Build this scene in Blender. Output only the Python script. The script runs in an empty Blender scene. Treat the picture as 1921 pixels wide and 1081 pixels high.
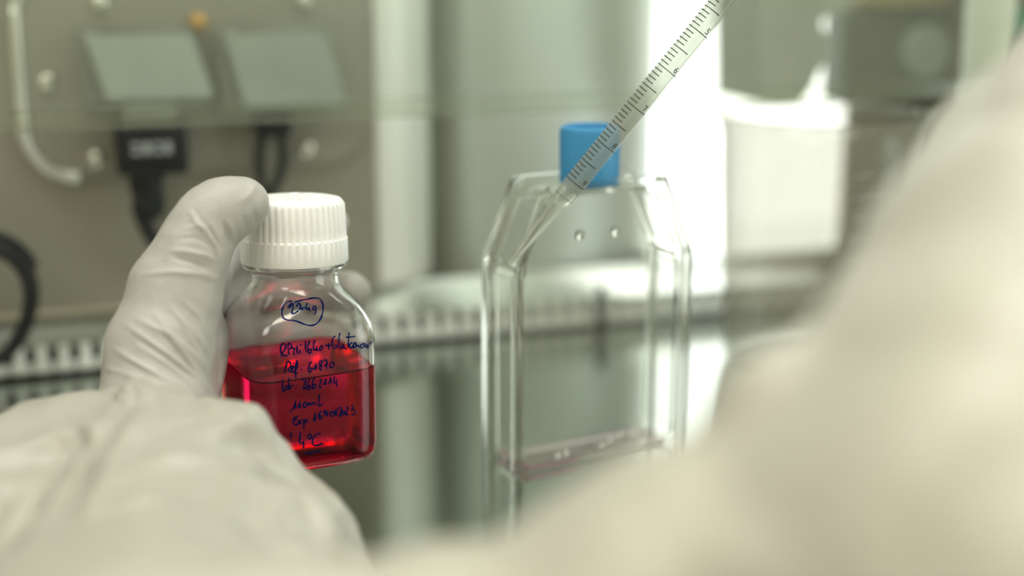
import bpy, bmesh, math, random
import numpy as np
import openvdb
from mathutils import Vector, Matrix
from mathutils.bvhtree import BVHTree

random.seed(4)
rng = np.random.default_rng(7)
SC = bpy.context.scene
COL = SC.collection
R = math.radians

# ------------------------------------------------------------------ camera
TOP = 0.90                      # height of the steel work surface
CAM = np.array([0.0, 0.0, TOP + 0.208])
PITCH = R(14.0)
LENS = 50.0
FPX = LENS / 36.0 * 1921.0
cam_data = bpy.data.cameras.new('camera')
cam = bpy.data.objects.new('camera', cam_data)
COL.objects.link(cam)
cam.location = CAM
cam.rotation_euler = (R(90) - PITCH, 0, 0)
cam_data.lens = LENS
cam_data.sensor_width = 36.0
cam_data.clip_start = 0.01
cam_data.dof.use_dof = True
cam_data.dof.focus_distance = 0.497
cam_data.dof.aperture_fstop = 2.75
cam_data.dof.aperture_blades = 0
SC.camera = cam

# ------------------------------------------------------------------ world, exposure, lights
world = bpy.data.worlds.new('room_air')
SC.world = world
world.use_nodes = True
world.node_tree.nodes['Background'].inputs[0].default_value = (0.75, 0.74, 0.66, 1)
world.node_tree.nodes['Background'].inputs[1].default_value = 0.25
SC.view_settings.view_transform = 'Standard'
SC.view_settings.look = 'None'
SC.view_settings.exposure = 0.0
SC.view_settings.gamma = 1.0
SC.view_settings.use_curve_mapping = False
SC.cycles.max_bounces = 40
SC.cycles.transmission_bounces = 32
SC.cycles.transparent_max_bounces = 32
SC.cycles.glossy_bounces = 8
SC.cycles.sample_clamp_indirect = 6.0
SC.cycles.use_denoising = True

FILL_WINDOW_STRENGTH = 3.6
REAR_WINDOW = 2.7
HOOD_LAMP_W = 2.5
FRONT_FILL_W = 7.8
ROOM_LAMP_W = 30.0

def area_light(name, loc, size, power, color, target=None, rot=None):
    d = bpy.data.lights.new(name, 'AREA')
    d.shape = 'RECTANGLE'
    d.size, d.size_y = size
    d.energy = power
    d.color = color
    o = bpy.data.objects.new(name, d)
    COL.objects.link(o)
    o.location = loc
    if target is not None:
        o.rotation_euler = (Vector(target) - Vector(loc)).to_track_quat('-Z', 'Y').to_euler()
    elif rot is not None:
        o.rotation_euler = rot
    return o

# ------------------------------------------------------------------ picture rays -> points in the place
def ray(px, py):
    x = (px - 960.5) / FPX
    y = -(py - 540.5) / FPX
    return np.array([x, math.cos(PITCH) + y * math.sin(PITCH), y * math.cos(PITCH) - math.sin(PITCH)])

def P(px, py, d):
    return CAM + d * ray(px, py)

_F = np.array([0, math.cos(PITCH), -math.sin(PITCH)])
_U = np.array([0, math.sin(PITCH), math.cos(PITCH)])

def to_px(v):
    q = v - CAM
    dd = q @ _F
    return 960.5 + FPX * q[:, 0] / dd, 540.5 - FPX * (q @ _U) / dd, dd

WALL_YAW = R(18.5)
WX = np.array([math.cos(WALL_YAW), math.sin(WALL_YAW), 0])
WY = np.array([-math.sin(WALL_YAW), math.cos(WALL_YAW), 0])     # into the wall
JUNC = np.array([-0.0447, 0.7139, TOP])                         # foot of the air grille
WO = JUNC + 0.030 * WY

def wall_at(px, py, out=0.0):
    """point of the back wall plane (moved out towards the room) seen at a pixel, in wall coordinates (u, z above work surface)"""
    r = ray(px, py)
    o = WO - out * WY
    t = ((o - CAM) @ WY) / (r @ WY)
    p = CAM + t * r
    return (p - WO) @ WX, p[2] - TOP

# ------------------------------------------------------------------ materials
MATS = {}

def mat(name, color, rough=0.5, metal=0.0, noise=0.04, nscale=60.0, bump=0.0, bscale=200.0, spec=0.5, **kw):
    m = bpy.data.materials.new(name)
    m.use_nodes = True
    nt = m.node_tree
    b = nt.nodes['Principled BSDF']
    b.inputs['Roughness'].default_value = rough
    b.inputs['Metallic'].default_value = metal
    b.inputs['Specular IOR Level'].default_value = spec
    tc = nt.nodes.new('ShaderNodeTexCoord')
    nz = nt.nodes.new('ShaderNodeTexNoise')
    nz.inputs['Scale'].default_value = nscale
    nz.inputs['Detail'].default_value = 4
    nt.links.new(tc.outputs['Object'], nz.inputs['Vector'])
    cr = nt.nodes.new('ShaderNodeValToRGB')
    lo = [max(0, c * (1 - noise)) for c in color[:3]]
    hi = [min(1, c * (1 + noise)) for c in color[:3]]
    cr.color_ramp.elements[0].color = (*lo, 1)
    cr.color_ramp.elements[1].color = (*hi, 1)
    cr.color_ramp.elements[0].position = 0.3
    cr.color_ramp.elements[1].position = 0.7
    nt.links.new(nz.outputs['Fac'], cr.inputs['Fac'])
    nt.links.new(cr.outputs['Color'], b.inputs['Base Color'])
    if bump > 0:
        n2 = nt.nodes.new('ShaderNodeTexNoise')
        n2.inputs['Scale'].default_value = bscale
        n2.inputs['Detail'].default_value = 3
        nt.links.new(tc.outputs['Object'], n2.inputs['Vector'])
        bp = nt.nodes.new('ShaderNodeBump')
        bp.inputs['Strength'].default_value = bump
        bp.inputs['Distance'].default_value = 0.002
        nt.links.new(n2.outputs['Fac'], bp.inputs['Height'])
        nt.links.new(bp.outputs['Normal'], b.inputs['Normal'])
    for k, v in kw.items():
        b.inputs[k].default_value = v
    MATS[name] = m
    return m

def glass(name, color, ior=1.45, rough=0.0, haze=0.0):
    m = bpy.data.materials.new(name)
    m.use_nodes = True
    nt = m.node_tree
    nt.nodes.remove(nt.nodes['Principled BSDF'])
    g = nt.nodes.new('ShaderNodeBsdfGlass')
    g.inputs['Color'].default_value = (*color, 1)
    g.inputs['IOR'].default_value = ior
    g.inputs['Roughness'].default_value = rough
    out = g
    if haze > 0:
        df = nt.nodes.new('ShaderNodeBsdfTranslucent')
        df.inputs['Color'].default_value = (0.85, 0.85, 0.80, 1)
        d2 = nt.nodes.new('ShaderNodeBsdfDiffuse')
        d2.inputs['Color'].default_value = (0.85, 0.85, 0.80, 1)
        a_ = nt.nodes.new('ShaderNodeMixShader')
        nt.links.new(df.outputs[0], a_.inputs[1]); nt.links.new(d2.outputs[0], a_.inputs[2])
        out = nt.nodes.new('ShaderNodeMixShader')
        out.inputs[0].default_value = haze
        nt.links.new(g.outputs[0], out.inputs[1]); nt.links.new(a_.outputs[0], out.inputs[2])
    nt.links.new(out.outputs[0], nt.nodes['Material Output'].inputs['Surface'])
    MATS[name] = m
    return m

def sheet_glass(name, tint, ior=1.45, haze=0.0, haze_color=(0.8, 0.85, 0.78)):
    """thin clear pane: fresnel reflection over straight transmission, with a little haze"""
    m = bpy.data.materials.new(name)
    m.use_nodes = True
    nt = m.node_tree
    nt.nodes.remove(nt.nodes['Principled BSDF'])
    tr = nt.nodes.new('ShaderNodeBsdfTransparent')
    tr.inputs['Color'].default_value = (*tint, 1)
    gl = nt.nodes.new('ShaderNodeBsdfGlossy')
    gl.inputs['Roughness'].default_value = 0.02
    fr = nt.nodes.new('ShaderNodeFresnel')
    # same reflectance from both sides of the thin wall
    ge = nt.nodes.new('ShaderNodeNewGeometry')
    io = nt.nodes.new('ShaderNodeMapRange')
    io.inputs['To Min'].default_value = ior
    io.inputs['To Max'].default_value = 1.0 / ior
    nt.links.new(ge.outputs['Backfacing'], io.inputs['Value'])
    nt.links.new(io.outputs[0], fr.inputs['IOR'])
    mx = nt.nodes.new('ShaderNodeMixShader')
    nt.links.new(fr.outputs[0], mx.inputs[0])
    nt.links.new(tr.outputs[0], mx.inputs[1])
    nt.links.new(gl.outputs[0], mx.inputs[2])
    out = mx
    if haze > 0:
        df = nt.nodes.new('ShaderNodeBsdfTranslucent')
        df.inputs['Color'].default_value = (*haze_color, 1)
        d2 = nt.nodes.new('ShaderNodeBsdfDiffuse')
        d2.inputs['Color'].default_value = (*haze_color, 1)
        m2 = nt.nodes.new('ShaderNodeMixShader')
        nt.links.new(df.outputs[0], m2.inputs[1])
        nt.links.new(d2.outputs[0], m2.inputs[2])
        m3 = nt.nodes.new('ShaderNodeMixShader')
        tc = nt.nodes.new('ShaderNodeTexCoord')
        nz = nt.nodes.new('ShaderNodeTexNoise')
        nz.inputs['Scale'].default_value = 14
        nt.links.new(tc.outputs['Object'], nz.inputs['Vector'])
        mr = nt.nodes.new('ShaderNodeMapRange')
        mr.inputs['To Min'].default_value = haze * 0.75
        mr.inputs['To Max'].default_value = haze * 1.25
        nt.links.new(nz.outputs['Fac'], mr.inputs['Value'])
        nt.links.new(mr.outputs[0], m3.inputs[0])
        nt.links.new(mx.outputs[0], m3.inputs[1])
        nt.links.new(m2.outputs[0], m3.inputs[2])
        out = m3
    nt.links.new(out.outputs[0], nt.nodes['Material Output'].inputs['Surface'])
    MATS[name] = m
    return m

def emit(name, color, strength):
    m = bpy.data.materials.new(name)
    m.use_nodes = True
    nt = m.node_tree
    nt.nodes.remove(nt.nodes['Principled BSDF'])
    e = nt.nodes.new('ShaderNodeEmission')
    e.inputs[0].default_value = (*color, 1)
    e.inputs[1].default_value = strength
    nt.links.new(e.outputs[0], nt.nodes['Material Output'].inputs['Surface'])
    MATS[name] = m
    return m

def brushed(name, color, rough, aniso, rot=0.0, nscale=(3, 3, 400), rvar=0.06):
    m = mat(name, color, rough, 1.0, noise=0.05, nscale=8)
    nt = m.node_tree
    b = nt.nodes['Principled BSDF']
    b.inputs['Anisotropic'].default_value = aniso
    b.inputs['Anisotropic Rotation'].default_value = rot
    uv = nt.nodes.new('ShaderNodeTangent')
    uv.direction_type = 'UV_MAP'
    nt.links.new(uv.outputs[0], b.inputs['Tangent'])
    return m

mat('steel_dark', (0.45, 0.49, 0.45), 0.13, 1.0, noise=0.03, nscale=5)
brushed('steel_wall', (0.86, 0.86, 0.81), 0.36, 0.9, 0.25)
mat('painted_steel', (0.345, 0.325, 0.265), 0.42, 0.0, noise=0.03, nscale=5)
mat('sill_steel', (0.85, 0.86, 0.82), 0.10, 1.0)
mat('roll_lit', (0.97, 0.985, 0.95), 0.45, 0.3, noise=0.02, nscale=5)
mat('reveal_paint', (0.70, 0.755, 0.73), 0.52, 0.85, noise=0.02, nscale=5)
mat('satin_steel', (0.74, 0.76, 0.72), 0.22, 1.0, noise=0.03, nscale=20)
mat('bar_white', (0.90, 0.92, 0.88), 0.35, 0.1)
mat('cavity_shade', (0.012, 0.012, 0.011), 0.8)
mat('olive_panel', (0.16, 0.15, 0.09), 0.6)
mat('cover_grey', (0.35, 0.395, 0.36), 0.45)
mat('cover_side', (0.24, 0.25, 0.21), 0.5)
mat('plate', (0.335, 0.322, 0.268), 0.35, 0.0, noise=0.03, nscale=6)
mat('rim_glint', (0.88, 0.89, 0.83), 0.33, 1.0)
mat('screw_steel', (0.85, 0.84, 0.78), 0.22, 1.0)
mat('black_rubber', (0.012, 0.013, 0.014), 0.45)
mat('print_grey', (0.45, 0.47, 0.48), 0.5)
mat('amber', (0.72, 0.38, 0.06), 0.35)
mat('white_cap', (0.935, 0.935, 0.925), 0.38, 0.0, noise=0.01, **{'Subsurface Weight': 0.15, 'Subsurface Radius': (0.004, 0.004, 0.003)})
mat('blue_cap', (0.05, 0.30, 0.59), 0.42, 0.0, noise=0.02)
mat('ink_black', (0.02, 0.022, 0.02), 0.5)
mat('nitrile', (0.435, 0.422, 0.395), 0.45, 0.0, noise=0.03, nscale=40, bump=0.10, bscale=900)
mat('gown', (0.405, 0.398, 0.352), 0.32, 0.0, noise=0.02, nscale=30, spec=0.4, bump=0.12, bscale=90)
mat('room_paint', (0.62, 0.60, 0.52), 0.8, noise=0.02)
mat('room_dark', (0.10, 0.10, 0.085), 0.7)
mat('floor_vinyl', (0.30, 0.30, 0.27), 0.4)
mat('frame_white', (0.8, 0.8, 0.78), 0.4)
mat('grey_box', (0.45, 0.465, 0.40), 0.5)
mat('box_dark', (0.16, 0.168, 0.13), 0.5)
mat('pale_plastic', (0.88, 0.91, 0.83), 0.4)
mat('khaki', (0.42, 0.36, 0.17), 0.5)
mat('green_plastic', (0.02, 0.26, 0.17), 0.4)
glass('pet', (0.985, 0.985, 0.98), 1.45)
glass('medium', (0.985, 0.105, 0.32), 1.33)
glass('polystyrene', (0.98, 0.983, 0.972), 1.24, haze=0.03)
sheet_glass('pipette_plastic', (0.90, 0.91, 0.89), ior=1.55, haze=0.12, haze_color=(0.85, 0.86, 0.80))
glass('tip_plastic', (0.97, 0.97, 0.955), 1.36, haze=0.07)
glass('pink_drop', (0.99, 0.72, 0.84), 1.36)
sheet_glass('sash_glass', (0.97, 0.985, 0.96), haze=0.07)
sheet_glass('sash_edge', (0.95, 0.97, 0.93), haze=0.12, haze_color=(0.62, 0.66, 0.55))
sheet_glass('smear', (0.93, 0.93, 0.90), haze=0.12, haze_color=(0.7, 0.68, 0.6))
sheet_glass('beaker_plastic', (0.862, 0.858, 0.838), ior=1.42, haze=0.12, haze_color=(0.86, 0.86, 0.74))
sheet_glass('ink_blue', (0.04, 0.15, 0.60), ior=1.2, haze=0.25, haze_color=(0.008, 0.05, 0.30))
sheet_glass('pink_film', (0.992, 0.945, 0.968), ior=1.05)
emit('daylight_fill', (0.93, 1.0, 0.95), FILL_WINDOW_STRENGTH)
emit('daylight_rear', (0.96, 1.0, 0.94), REAR_WINDOW)
emit('hood_glow', (1.0, 0.99, 0.92), 4.5)
emit('tube_glow', (1.0, 0.97, 0.86), 4.0)

# ------------------------------------------------------------------ object helpers
def link(name, me, m=None, parent=None, smooth=True, kind=None, auto=None):
    o = bpy.data.objects.new(name, me)
    COL.objects.link(o)
    if m is not None:
        me.materials.append(MATS[m] if isinstance(m, str) else m)
    if smooth:
        for p in me.polygons:
            p.use_smooth = True
        if auto is not None:
            me.set_sharp_from_angle(angle=R(auto))
    if parent is not None:
        o.parent = parent
    if kind:
        o['kind'] = kind
    return o

def pyd(v, f):
    me = bpy.data.meshes.new('mesh')
    me.from_pydata([tuple(map(float, x)) for x in v], [], [tuple(map(int, x)) for x in f])
    me.update()
    return me

def from_bm(bm, recalc=True):
    if recalc:
        bmesh.ops.recalc_face_normals(bm, faces=bm.faces)
    me = bpy.data.meshes.new('mesh')
    bm.to_mesh(me)
    bm.free()
    return me

def tag(o, label, cat, group=None):
    o['label'] = label
    o['category'] = cat
    if group:
        o['group'] = group
    return o

def empty(name, loc, label, cat, group=None, rz=0.0):
    o = bpy.data.objects.new(name, None)
    COL.objects.link(o)
    o.empty_display_size = 0.02
    o.location = loc
    o.rotation_euler = (0, 0, rz)
    return tag(o, label, cat, group)

def add_box(bm, lo, hi, bev=0.0, seg=2, M=None):
    lo, hi = Vector(lo), Vector(hi)
    c = (lo + hi) / 2
    s = hi - lo
    mx = Matrix.Translation(c) @ Matrix.Diagonal((*s, 1))
    r = bmesh.ops.create_cube(bm, size=1.0, matrix=mx)
    vs = r['verts']
    if bev > 0:
        es = {e for v in vs for e in v.link_edges}
        rr = bmesh.ops.bevel(bm, geom=list(es), offset=bev, segments=seg, profile=0.5, affect='EDGES')
        vs = list({v for f in rr['faces'] for v in f.verts} | {v for v in vs if v.is_valid})
    if M is not None:
        bmesh.ops.transform(bm, matrix=M, verts=vs)
    return vs

def box_mesh(lo, hi, bev=0.0, seg=2):
    bm = bmesh.new()
    add_box(bm, lo, hi, bev, seg)
    return from_bm(bm)

def lathe(profile, n=64, cap0=True, cap1=True, rfun=None):
    """profile list of (r, z); rfun(t, i) scales the radius"""
    v, f = [], []
    for i, (r, z) in enumerate(profile):
        for j in range(n):
            t = 2 * math.pi * j / n
            rr = r * (rfun(t, i) if rfun else 1.0)
            v.append((rr * math.cos(t), rr * math.sin(t), z))
    for i in range(len(profile) - 1):
        for j in range(n):
            a, b = i * n + j, i * n + (j + 1) % n
            f.append((a, b, b + n, a + n))
    if cap0:
        f.append(tuple(range(n - 1, -1, -1)))
    if cap1:
        k = (len(profile) - 1) * n
        f.append(tuple(range(k, k + n)))
    return pyd(v, f)

def frames(pts):
    pts = np.asarray(pts, float)
    t = np.gradient(pts, axis=0)
    t /= np.linalg.norm(t, axis=1)[:, None]
    up = np.array([0, 0, 1.0]) if abs(t[0][2]) < 0.9 else np.array([1.0, 0, 0])
    ns = []
    n = np.cross(t[0], up)
    n /= np.linalg.norm(n)
    for k in range(len(pts)):
        n = n - t[k] * (n @ t[k])
        n /= np.linalg.norm(n)
        ns.append(n.copy())
    ns = np.array(ns)
    return pts, t, ns, np.cross(t, ns)

def smooth_path(pts, n=60):
    """Catmull-Rom through control points"""
    pts = np.asarray(pts, float)
    q = np.vstack([2 * pts[0] - pts[1], pts, 2 * pts[-1] - pts[-2]])
    out = []
    segs = len(pts) - 1
    per = max(2, n // segs)
    for i in range(segs):
        p0, p1, p2, p3 = q[i], q[i + 1], q[i + 2], q[i + 3]
        for k in range(per):
            t = k / per
            out.append(0.5 * ((2 * p1) + (-p0 + p2) * t + (2 * p0 - 5 * p1 + 4 * p2 - p3) * t * t + (-p0 + 3 * p1 - 3 * p2 + p3) * t ** 3))
    out.append(pts[-1])
    return np.array(out)

def tube(pts, rad, n=16):
    pts, t, a, b = frames(pts)
    rad = np.broadcast_to(np.asarray(rad, float), (len(pts),))
    v, f = [], []
    for k in range(len(pts)):
        for j in range(n):
            th = 2 * math.pi * j / n
            v.append(pts[k] + rad[k] * (math.cos(th) * a[k] + math.sin(th) * b[k]))
    for k in range(len(pts) - 1):
        for j in range(n):
            p, q = k * n + j, k * n + (j + 1) % n
            f.append((p, q, q + n, p + n))
    f.append(tuple(range(n - 1, -1, -1)))
    m = (len(pts) - 1) * n
    f.append(tuple(range(m, m + n)))
    me = pyd(v, f)
    bm = bmesh.new()
    bm.from_mesh(me)
    return from_bm(bm)

def uv_planar(me, axis_u=0, axis_v=2):
    uv = me.uv_layers.new(name='UVMap')
    for lp in me.loops:
        co = me.vertices[lp.vertex_index].co
        uv.data[lp.index].uv = (co[axis_u], co[axis_v])

# ------------------------------------------------------------------ solid skins from distance fields
def cone_d(G, a, b, ra, rb):
    a, b = np.asarray(a), np.asarray(b)
    ab = b - a
    t = np.clip(((G - a) @ ab) / max(ab @ ab, 1e-9), 0, 1)
    return np.linalg.norm(G - (a + t[..., None] * ab), axis=-1) - (ra + t * (rb - ra))

def smin(d1, d2, k):
    if k <= 0:
        return np.minimum(d1, d2)
    h = np.maximum(k - np.abs(d1 - d2), 0) / k
    return np.minimum(d1, d2) - h * h * k * 0.25

def grid_mesh(fn, lo, hi, res):
    lo, hi = np.asarray(lo, float), np.asarray(hi, float)
    n = np.ceil((hi - lo) / res).astype(int) + 1
    xs = [(lo[i] + res * np.arange(n[i])).astype(np.float32) for i in range(3)]
    arr = np.empty(tuple(n), np.float32)
    step = 16
    for i in range(0, n[0], step):
        G = np.stack(np.meshgrid(xs[0][i:i + step], xs[1], xs[2], indexing='ij'), -1)
        arr[i:i + step] = fn(G)
    g = openvdb.FloatGrid(1.0)
    g.copyFromArray(np.ascontiguousarray(np.clip(arr, -0.5, 0.5) / res))
    pts, quads = g.convertToQuads(0.0)
    v = np.asarray(pts, float) * res + lo
    return v, np.asarray(quads)

def clean_skin(v, q, smooth_it=4):
    me = pyd(v, q)
    bm = bmesh.new()
    bm.from_mesh(me)
    bpy.data.meshes.remove(me)
    for _ in range(smooth_it):
        bmesh.ops.smooth_vert(bm, verts=bm.verts, factor=0.5, use_axis_x=True, use_axis_y=True, use_axis_z=True)
    bmesh.ops.recalc_face_normals(bm, faces=bm.faces)
    return from_bm(bm, False)

def vert_arrays(me):
    n = len(me.vertices)
    co = np.empty(n * 3)
    me.vertices.foreach_get('co', co)
    no = np.empty(n * 3)
    me.vertex_normals.foreach_get('vector', no)
    return co.reshape(-1, 3), no.reshape(-1, 3)

def set_verts(me, co):
    me.vertices.foreach_set('co', co.ravel())
    me.update()

def poly_dist(px, py, poly):
    best = np.full(px.shape, 1e9)
    tt = np.zeros(px.shape)
    poly = np.asarray(poly, float)
    n = len(poly) - 1
    for i in range(n):
        a, b = poly[i], poly[i + 1]
        ab = b - a
        t = np.clip(((px - a[0]) * ab[0] + (py - a[1]) * ab[1]) / (ab @ ab), 0, 1)
        d = np.hypot(px - a[0] - t * ab[0], py - a[1] - t * ab[1])
        sel = d < best
        best[sel] = d[sel]
        tt[sel] = (i + t[sel]) / n
    return best, tt

def crease(me, lines):
    """raised or sunk folds along lines; (polyline, half width px, height mm)"""
    co, no = vert_arrays(me)
    px, py, dd = to_px(co)
    view = CAM - co
    view /= np.linalg.norm(view, axis=1)[:, None]
    face = np.clip((no * view).sum(1) * 2.0, 0, 1)
    disp = np.zeros(len(co))
    for poly, w, amp in lines:
        d, t = poly_dist(px, py, poly)
        env = np.sin(np.pi * np.clip(t * 0.9 + 0.05, 0, 1)) ** 0.6
        disp += amp * 0.001 * env * np.exp(-(d / w) ** 2)
    set_verts(me, co + no * (disp * face)[:, None])

def vnoise(co, scale, seed):
    """smooth value noise in numpy"""
    r = np.random.default_rng(seed)
    tab = r.random((32, 32, 32))
    q = co * scale
    i = np.floor(q).astype(int)
    f = q - i
    f = f * f * (3 - 2 * f)
    out = 0
    for dx in (0, 1):
        for dy in (0, 1):
            for dz in (0, 1):
                w = (f[:, 0] if dx else 1 - f[:, 0]) * (f[:, 1] if dy else 1 - f[:, 1]) * (f[:, 2] if dz else 1 - f[:, 2])
                out = out + w * tab[(i[:, 0] + dx) % 32, (i[:, 1] + dy) % 32, (i[:, 2] + dz) % 32]
    return out - 0.5

# ================================================================== ROOM SHELL
def wallbox(name, lo, hi, m):
    o = link(name, box_mesh(lo, hi), m, smooth=False, kind='structure')
    return o

RX0, RX1, RY0, RY1, RZ = -2.2, 2.0, -2.4, 1.6, 2.7
wallbox('floor', (RX0, RY0, -0.1), (RX1, RY1, 0), 'floor_vinyl')
wallbox('ceiling', (RX0, RY0, RZ), (RX1, RY1, RZ + 0.1), 'room_paint')
wallbox('wall_left', (RX0 - 0.1, RY0, 0), (RX0, RY1, RZ), 'room_paint')
wallbox('wall_front', (RX0, RY0 - 0.1, 0), (RX1, RY0, RZ), 'room_paint')
wallbox('wall_rear', (RX0, RY1, 0), (RX1, RY1 + 0.1, RZ), 'room_paint')
# right wall opening for an unseen window, added for light from the right
WY0, WY1, WZ0, WZ1 = -0.50, 0.50, 0.10, 2.35
bm = bmesh.new()
add_box(bm, (RX1, RY0, 0), (RX1 + 0.1, WY0, RZ))
add_box(bm, (RX1, WY1, 0), (RX1 + 0.1, RY1, RZ))
add_box(bm, (RX1, WY0, 0), (RX1 + 0.1, WY1, WZ0))
add_box(bm, (RX1, WY0, WZ1), (RX1 + 0.1, WY1, RZ))
link('wall_right', from_bm(bm), 'room_paint', smooth=False, kind='structure')
bm = bmesh.new()
for lo, hi in (((RX1 + 0.01, WY0, WZ0), (RX1 + 0.06, WY0 + 0.04, WZ1)), ((RX1 + 0.01, WY1 - 0.04, WZ0), (RX1 + 0.06, WY1, WZ1)),
               ((RX1 + 0.01, WY0 + 0.04, WZ0), (RX1 + 0.06, WY1 - 0.04, WZ0 + 0.04)), ((RX1 + 0.01, WY0 + 0.04, WZ1 - 0.04), (RX1 + 0.06, WY1 - 0.04, WZ1))):
    add_box(bm, lo, hi)
win = link('fill_window', from_bm(bm), 'frame_white', smooth=False, kind='structure')
link('pane', box_mesh((RX1 + 0.03, WY0 + 0.04, WZ0 + 0.04), (RX1 + 0.04, WY1 - 0.04, WZ1 - 0.04)), 'daylight_fill', win, smooth=False)

def prism(pts, y0, y1):
    n = len(pts)
    v = [(u, y0, z) for u, z in pts] + [(u, y1, z) for u, z in pts]
    f = [tuple(range(n)), tuple(range(2 * n - 1, n - 1, -1))]
    f += [(i, (i + 1) % n, n + (i + 1) % n, n + i) for i in range(n)]
    bm = bmesh.new(); bm.from_mesh(pyd(v, f))
    return from_bm(bm)

# ================================================================== CABINET INTERIOR
wf = bpy.data.objects.new('x', None)     # only a transform source
ROTW = WALL_YAW
def wall_obj(name, me, m, parent=None, smooth=True, kind=None, auto=None):
    o = link(name, me, m, parent, smooth, kind, auto)
    if parent is None:
        o.location = WO
        o.rotation_euler = (0, 0, ROTW)
    return o
bpy.data.objects.remove(wf)

U_SEAM = wall_at(822, 200)[0]
U_END = wall_at(1705, 300)[0]
U_L = -0.55
Z_FOOT = 0.0285
FRONT = 0.010          # the painted panel's face stands this far out of the wall plane
H_TOP = 0.75
U_FLAT = wall_at(872, 300)[0]
U_CURVE = wall_at(1212, 300, -0.075)[0]
U_JAMB = wall_at(1586, 300)[0]
RAD = U_CURVE - U_FLAT
def sheet(prof, z0, z1, thick=0.003):
    """upright sheet following a plan outline of (u, y) points, with a back face"""
    v, f = [], []
    n = len(prof)
    for (u, y) in prof:
        v += [(u, y, z0), (u, y, z1)]
    for (u, y) in prof:
        v += [(u, y + thick, z0), (u, y + thick, z1)]
    for i in range(n - 1):
        a, b = 2 * i, 2 * i + 2
        f.append((a, b, b + 1, a + 1))
        f.append((2 * n + a, 2 * n + a + 1, 2 * n + b + 1, 2 * n + b))
        f.append((a, 2 * n + a, 2 * n + b, b))
        f.append((a + 1, b + 1, 2 * n + b + 1, 2 * n + a + 1))
    f.append((0, 1, 2 * n + 1, 2 * n))
    e = 2 * (n - 1)
    f.append((e, 2 * n + e, 2 * n + e + 1, e + 1))
    bm = bmesh.new(); bm.from_mesh(pyd(v, f))
    return from_bm(bm)
# rear panel between the two sheets, rolling back to the rear window
U_R = U_FLAT + 0.018
RAD = U_CURVE - U_R
prof = [(U_SEAM - 0.03, 0.05), (U_SEAM + 0.010, 0.05), (U_FLAT - 0.002, 0.030), (U_FLAT + 0.006, 0.006), (U_FLAT + 0.011, 0.0015)]
for k in range(0, 17):
    a = R(90 * k / 16)
    prof.append((U_R + RAD * math.sin(a), 0.075 * (1 - math.cos(a))))
wall_obj('wall_back', sheet(prof, 0, H_TOP), 'reveal_paint', kind='structure', auto=40)
wall_obj('wall_back_right', box_mesh((U_JAMB, -0.001, 0), (U_END, 0.004, H_TOP)), 'painted_steel', smooth=False, kind='structure')
wall_obj('wall_back_sill', box_mesh((U_CURVE - 0.02, 0.004, 0), (U_JAMB + 0.10, 0.09, 0.0265)), 'sill_steel', smooth=False, kind='structure')
# rear window behind the rounded reveal
bm = bmesh.new()
add_box(bm, (U_CURVE - 0.004, 0.0755, 0.027), (U_CURVE + 0.002, 0.090, H_TOP))
add_box(bm, (U_JAMB + 0.090, 0.0755, 0.027), (U_JAMB + 0.10, 0.090, H_TOP))
wn = wall_obj('window_2', from_bm(bm), 'frame_white', smooth=False, kind='structure')
link('pane', box_mesh((U_CURVE - 0.003, 0.092, 0.0), (U_JAMB + 0.10, 0.094, H_TOP)), 'daylight_rear', wn, smooth=False)
# painted rear panel on the left, standing proud, right edge rolled back
ub = wall_at(705, 200, FRONT)[0]
wall_obj('wall_back_left', sheet([(U_L, -FRONT), (ub, -FRONT)], Z_FOOT, H_TOP, 0.004), 'painted_steel', kind='structure', auto=35)
prof = [(ub + 0.0002, -FRONT)]
for k in range(1, 13):
    a = R(80 * k / 12)
    prof.append((ub + (U_SEAM - ub) * math.sin(a) / math.sin(R(80)), -FRONT + (FRONT + 0.020) * (1 - math.cos(a)) / (1 - math.cos(R(80)))))
wall_obj('trim_2', sheet(prof, Z_FOOT, H_TOP, 0.002), 'roll_lit', kind='structure', auto=35)  # near-white colour stands in for light caught on the rolled edge
# right-hand post of the cabinet
wall_obj('wall_side', box_mesh((U_END, -0.10, 0), (U_END + 0.03, 0.004, H_TOP)), 'olive_panel', smooth=False, kind='structure')
# cabinet ceiling with its lamp
wall_obj('ceiling_panel', box_mesh((U_L, -0.61, H_TOP), (0.75, 0.02, H_TOP + 0.02)), 'frame_white', smooth=False, kind='structure')

# sloping ledge along the foot of the rear wall
v = []; f = []
prof = [(0.0, 0.0275), (-0.002, 0.0275), (-0.0185, 0.0165), (-0.0240, 0.0150), (-0.0240, 0.0135), (0.0, 0.0135)]
for (y, z) in prof:
    v += [(U_L, y - 0.0005, z), (U_END, y - 0.0005, z)]
n = len(prof)
for i in range(n):
    a, b = 2 * i, 2 * ((i + 1) % n)
    f.append((a, a + 1, b + 1, b))
f += [tuple(range(0, 2 * n, 2)), tuple(range(1, 2 * n, 2))]
bm = bmesh.new(); bm.from_mesh(pyd(v, f))
wall_obj('trim_1', from_bm(bm), 'satin_steel', kind='structure', auto=30)

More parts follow.
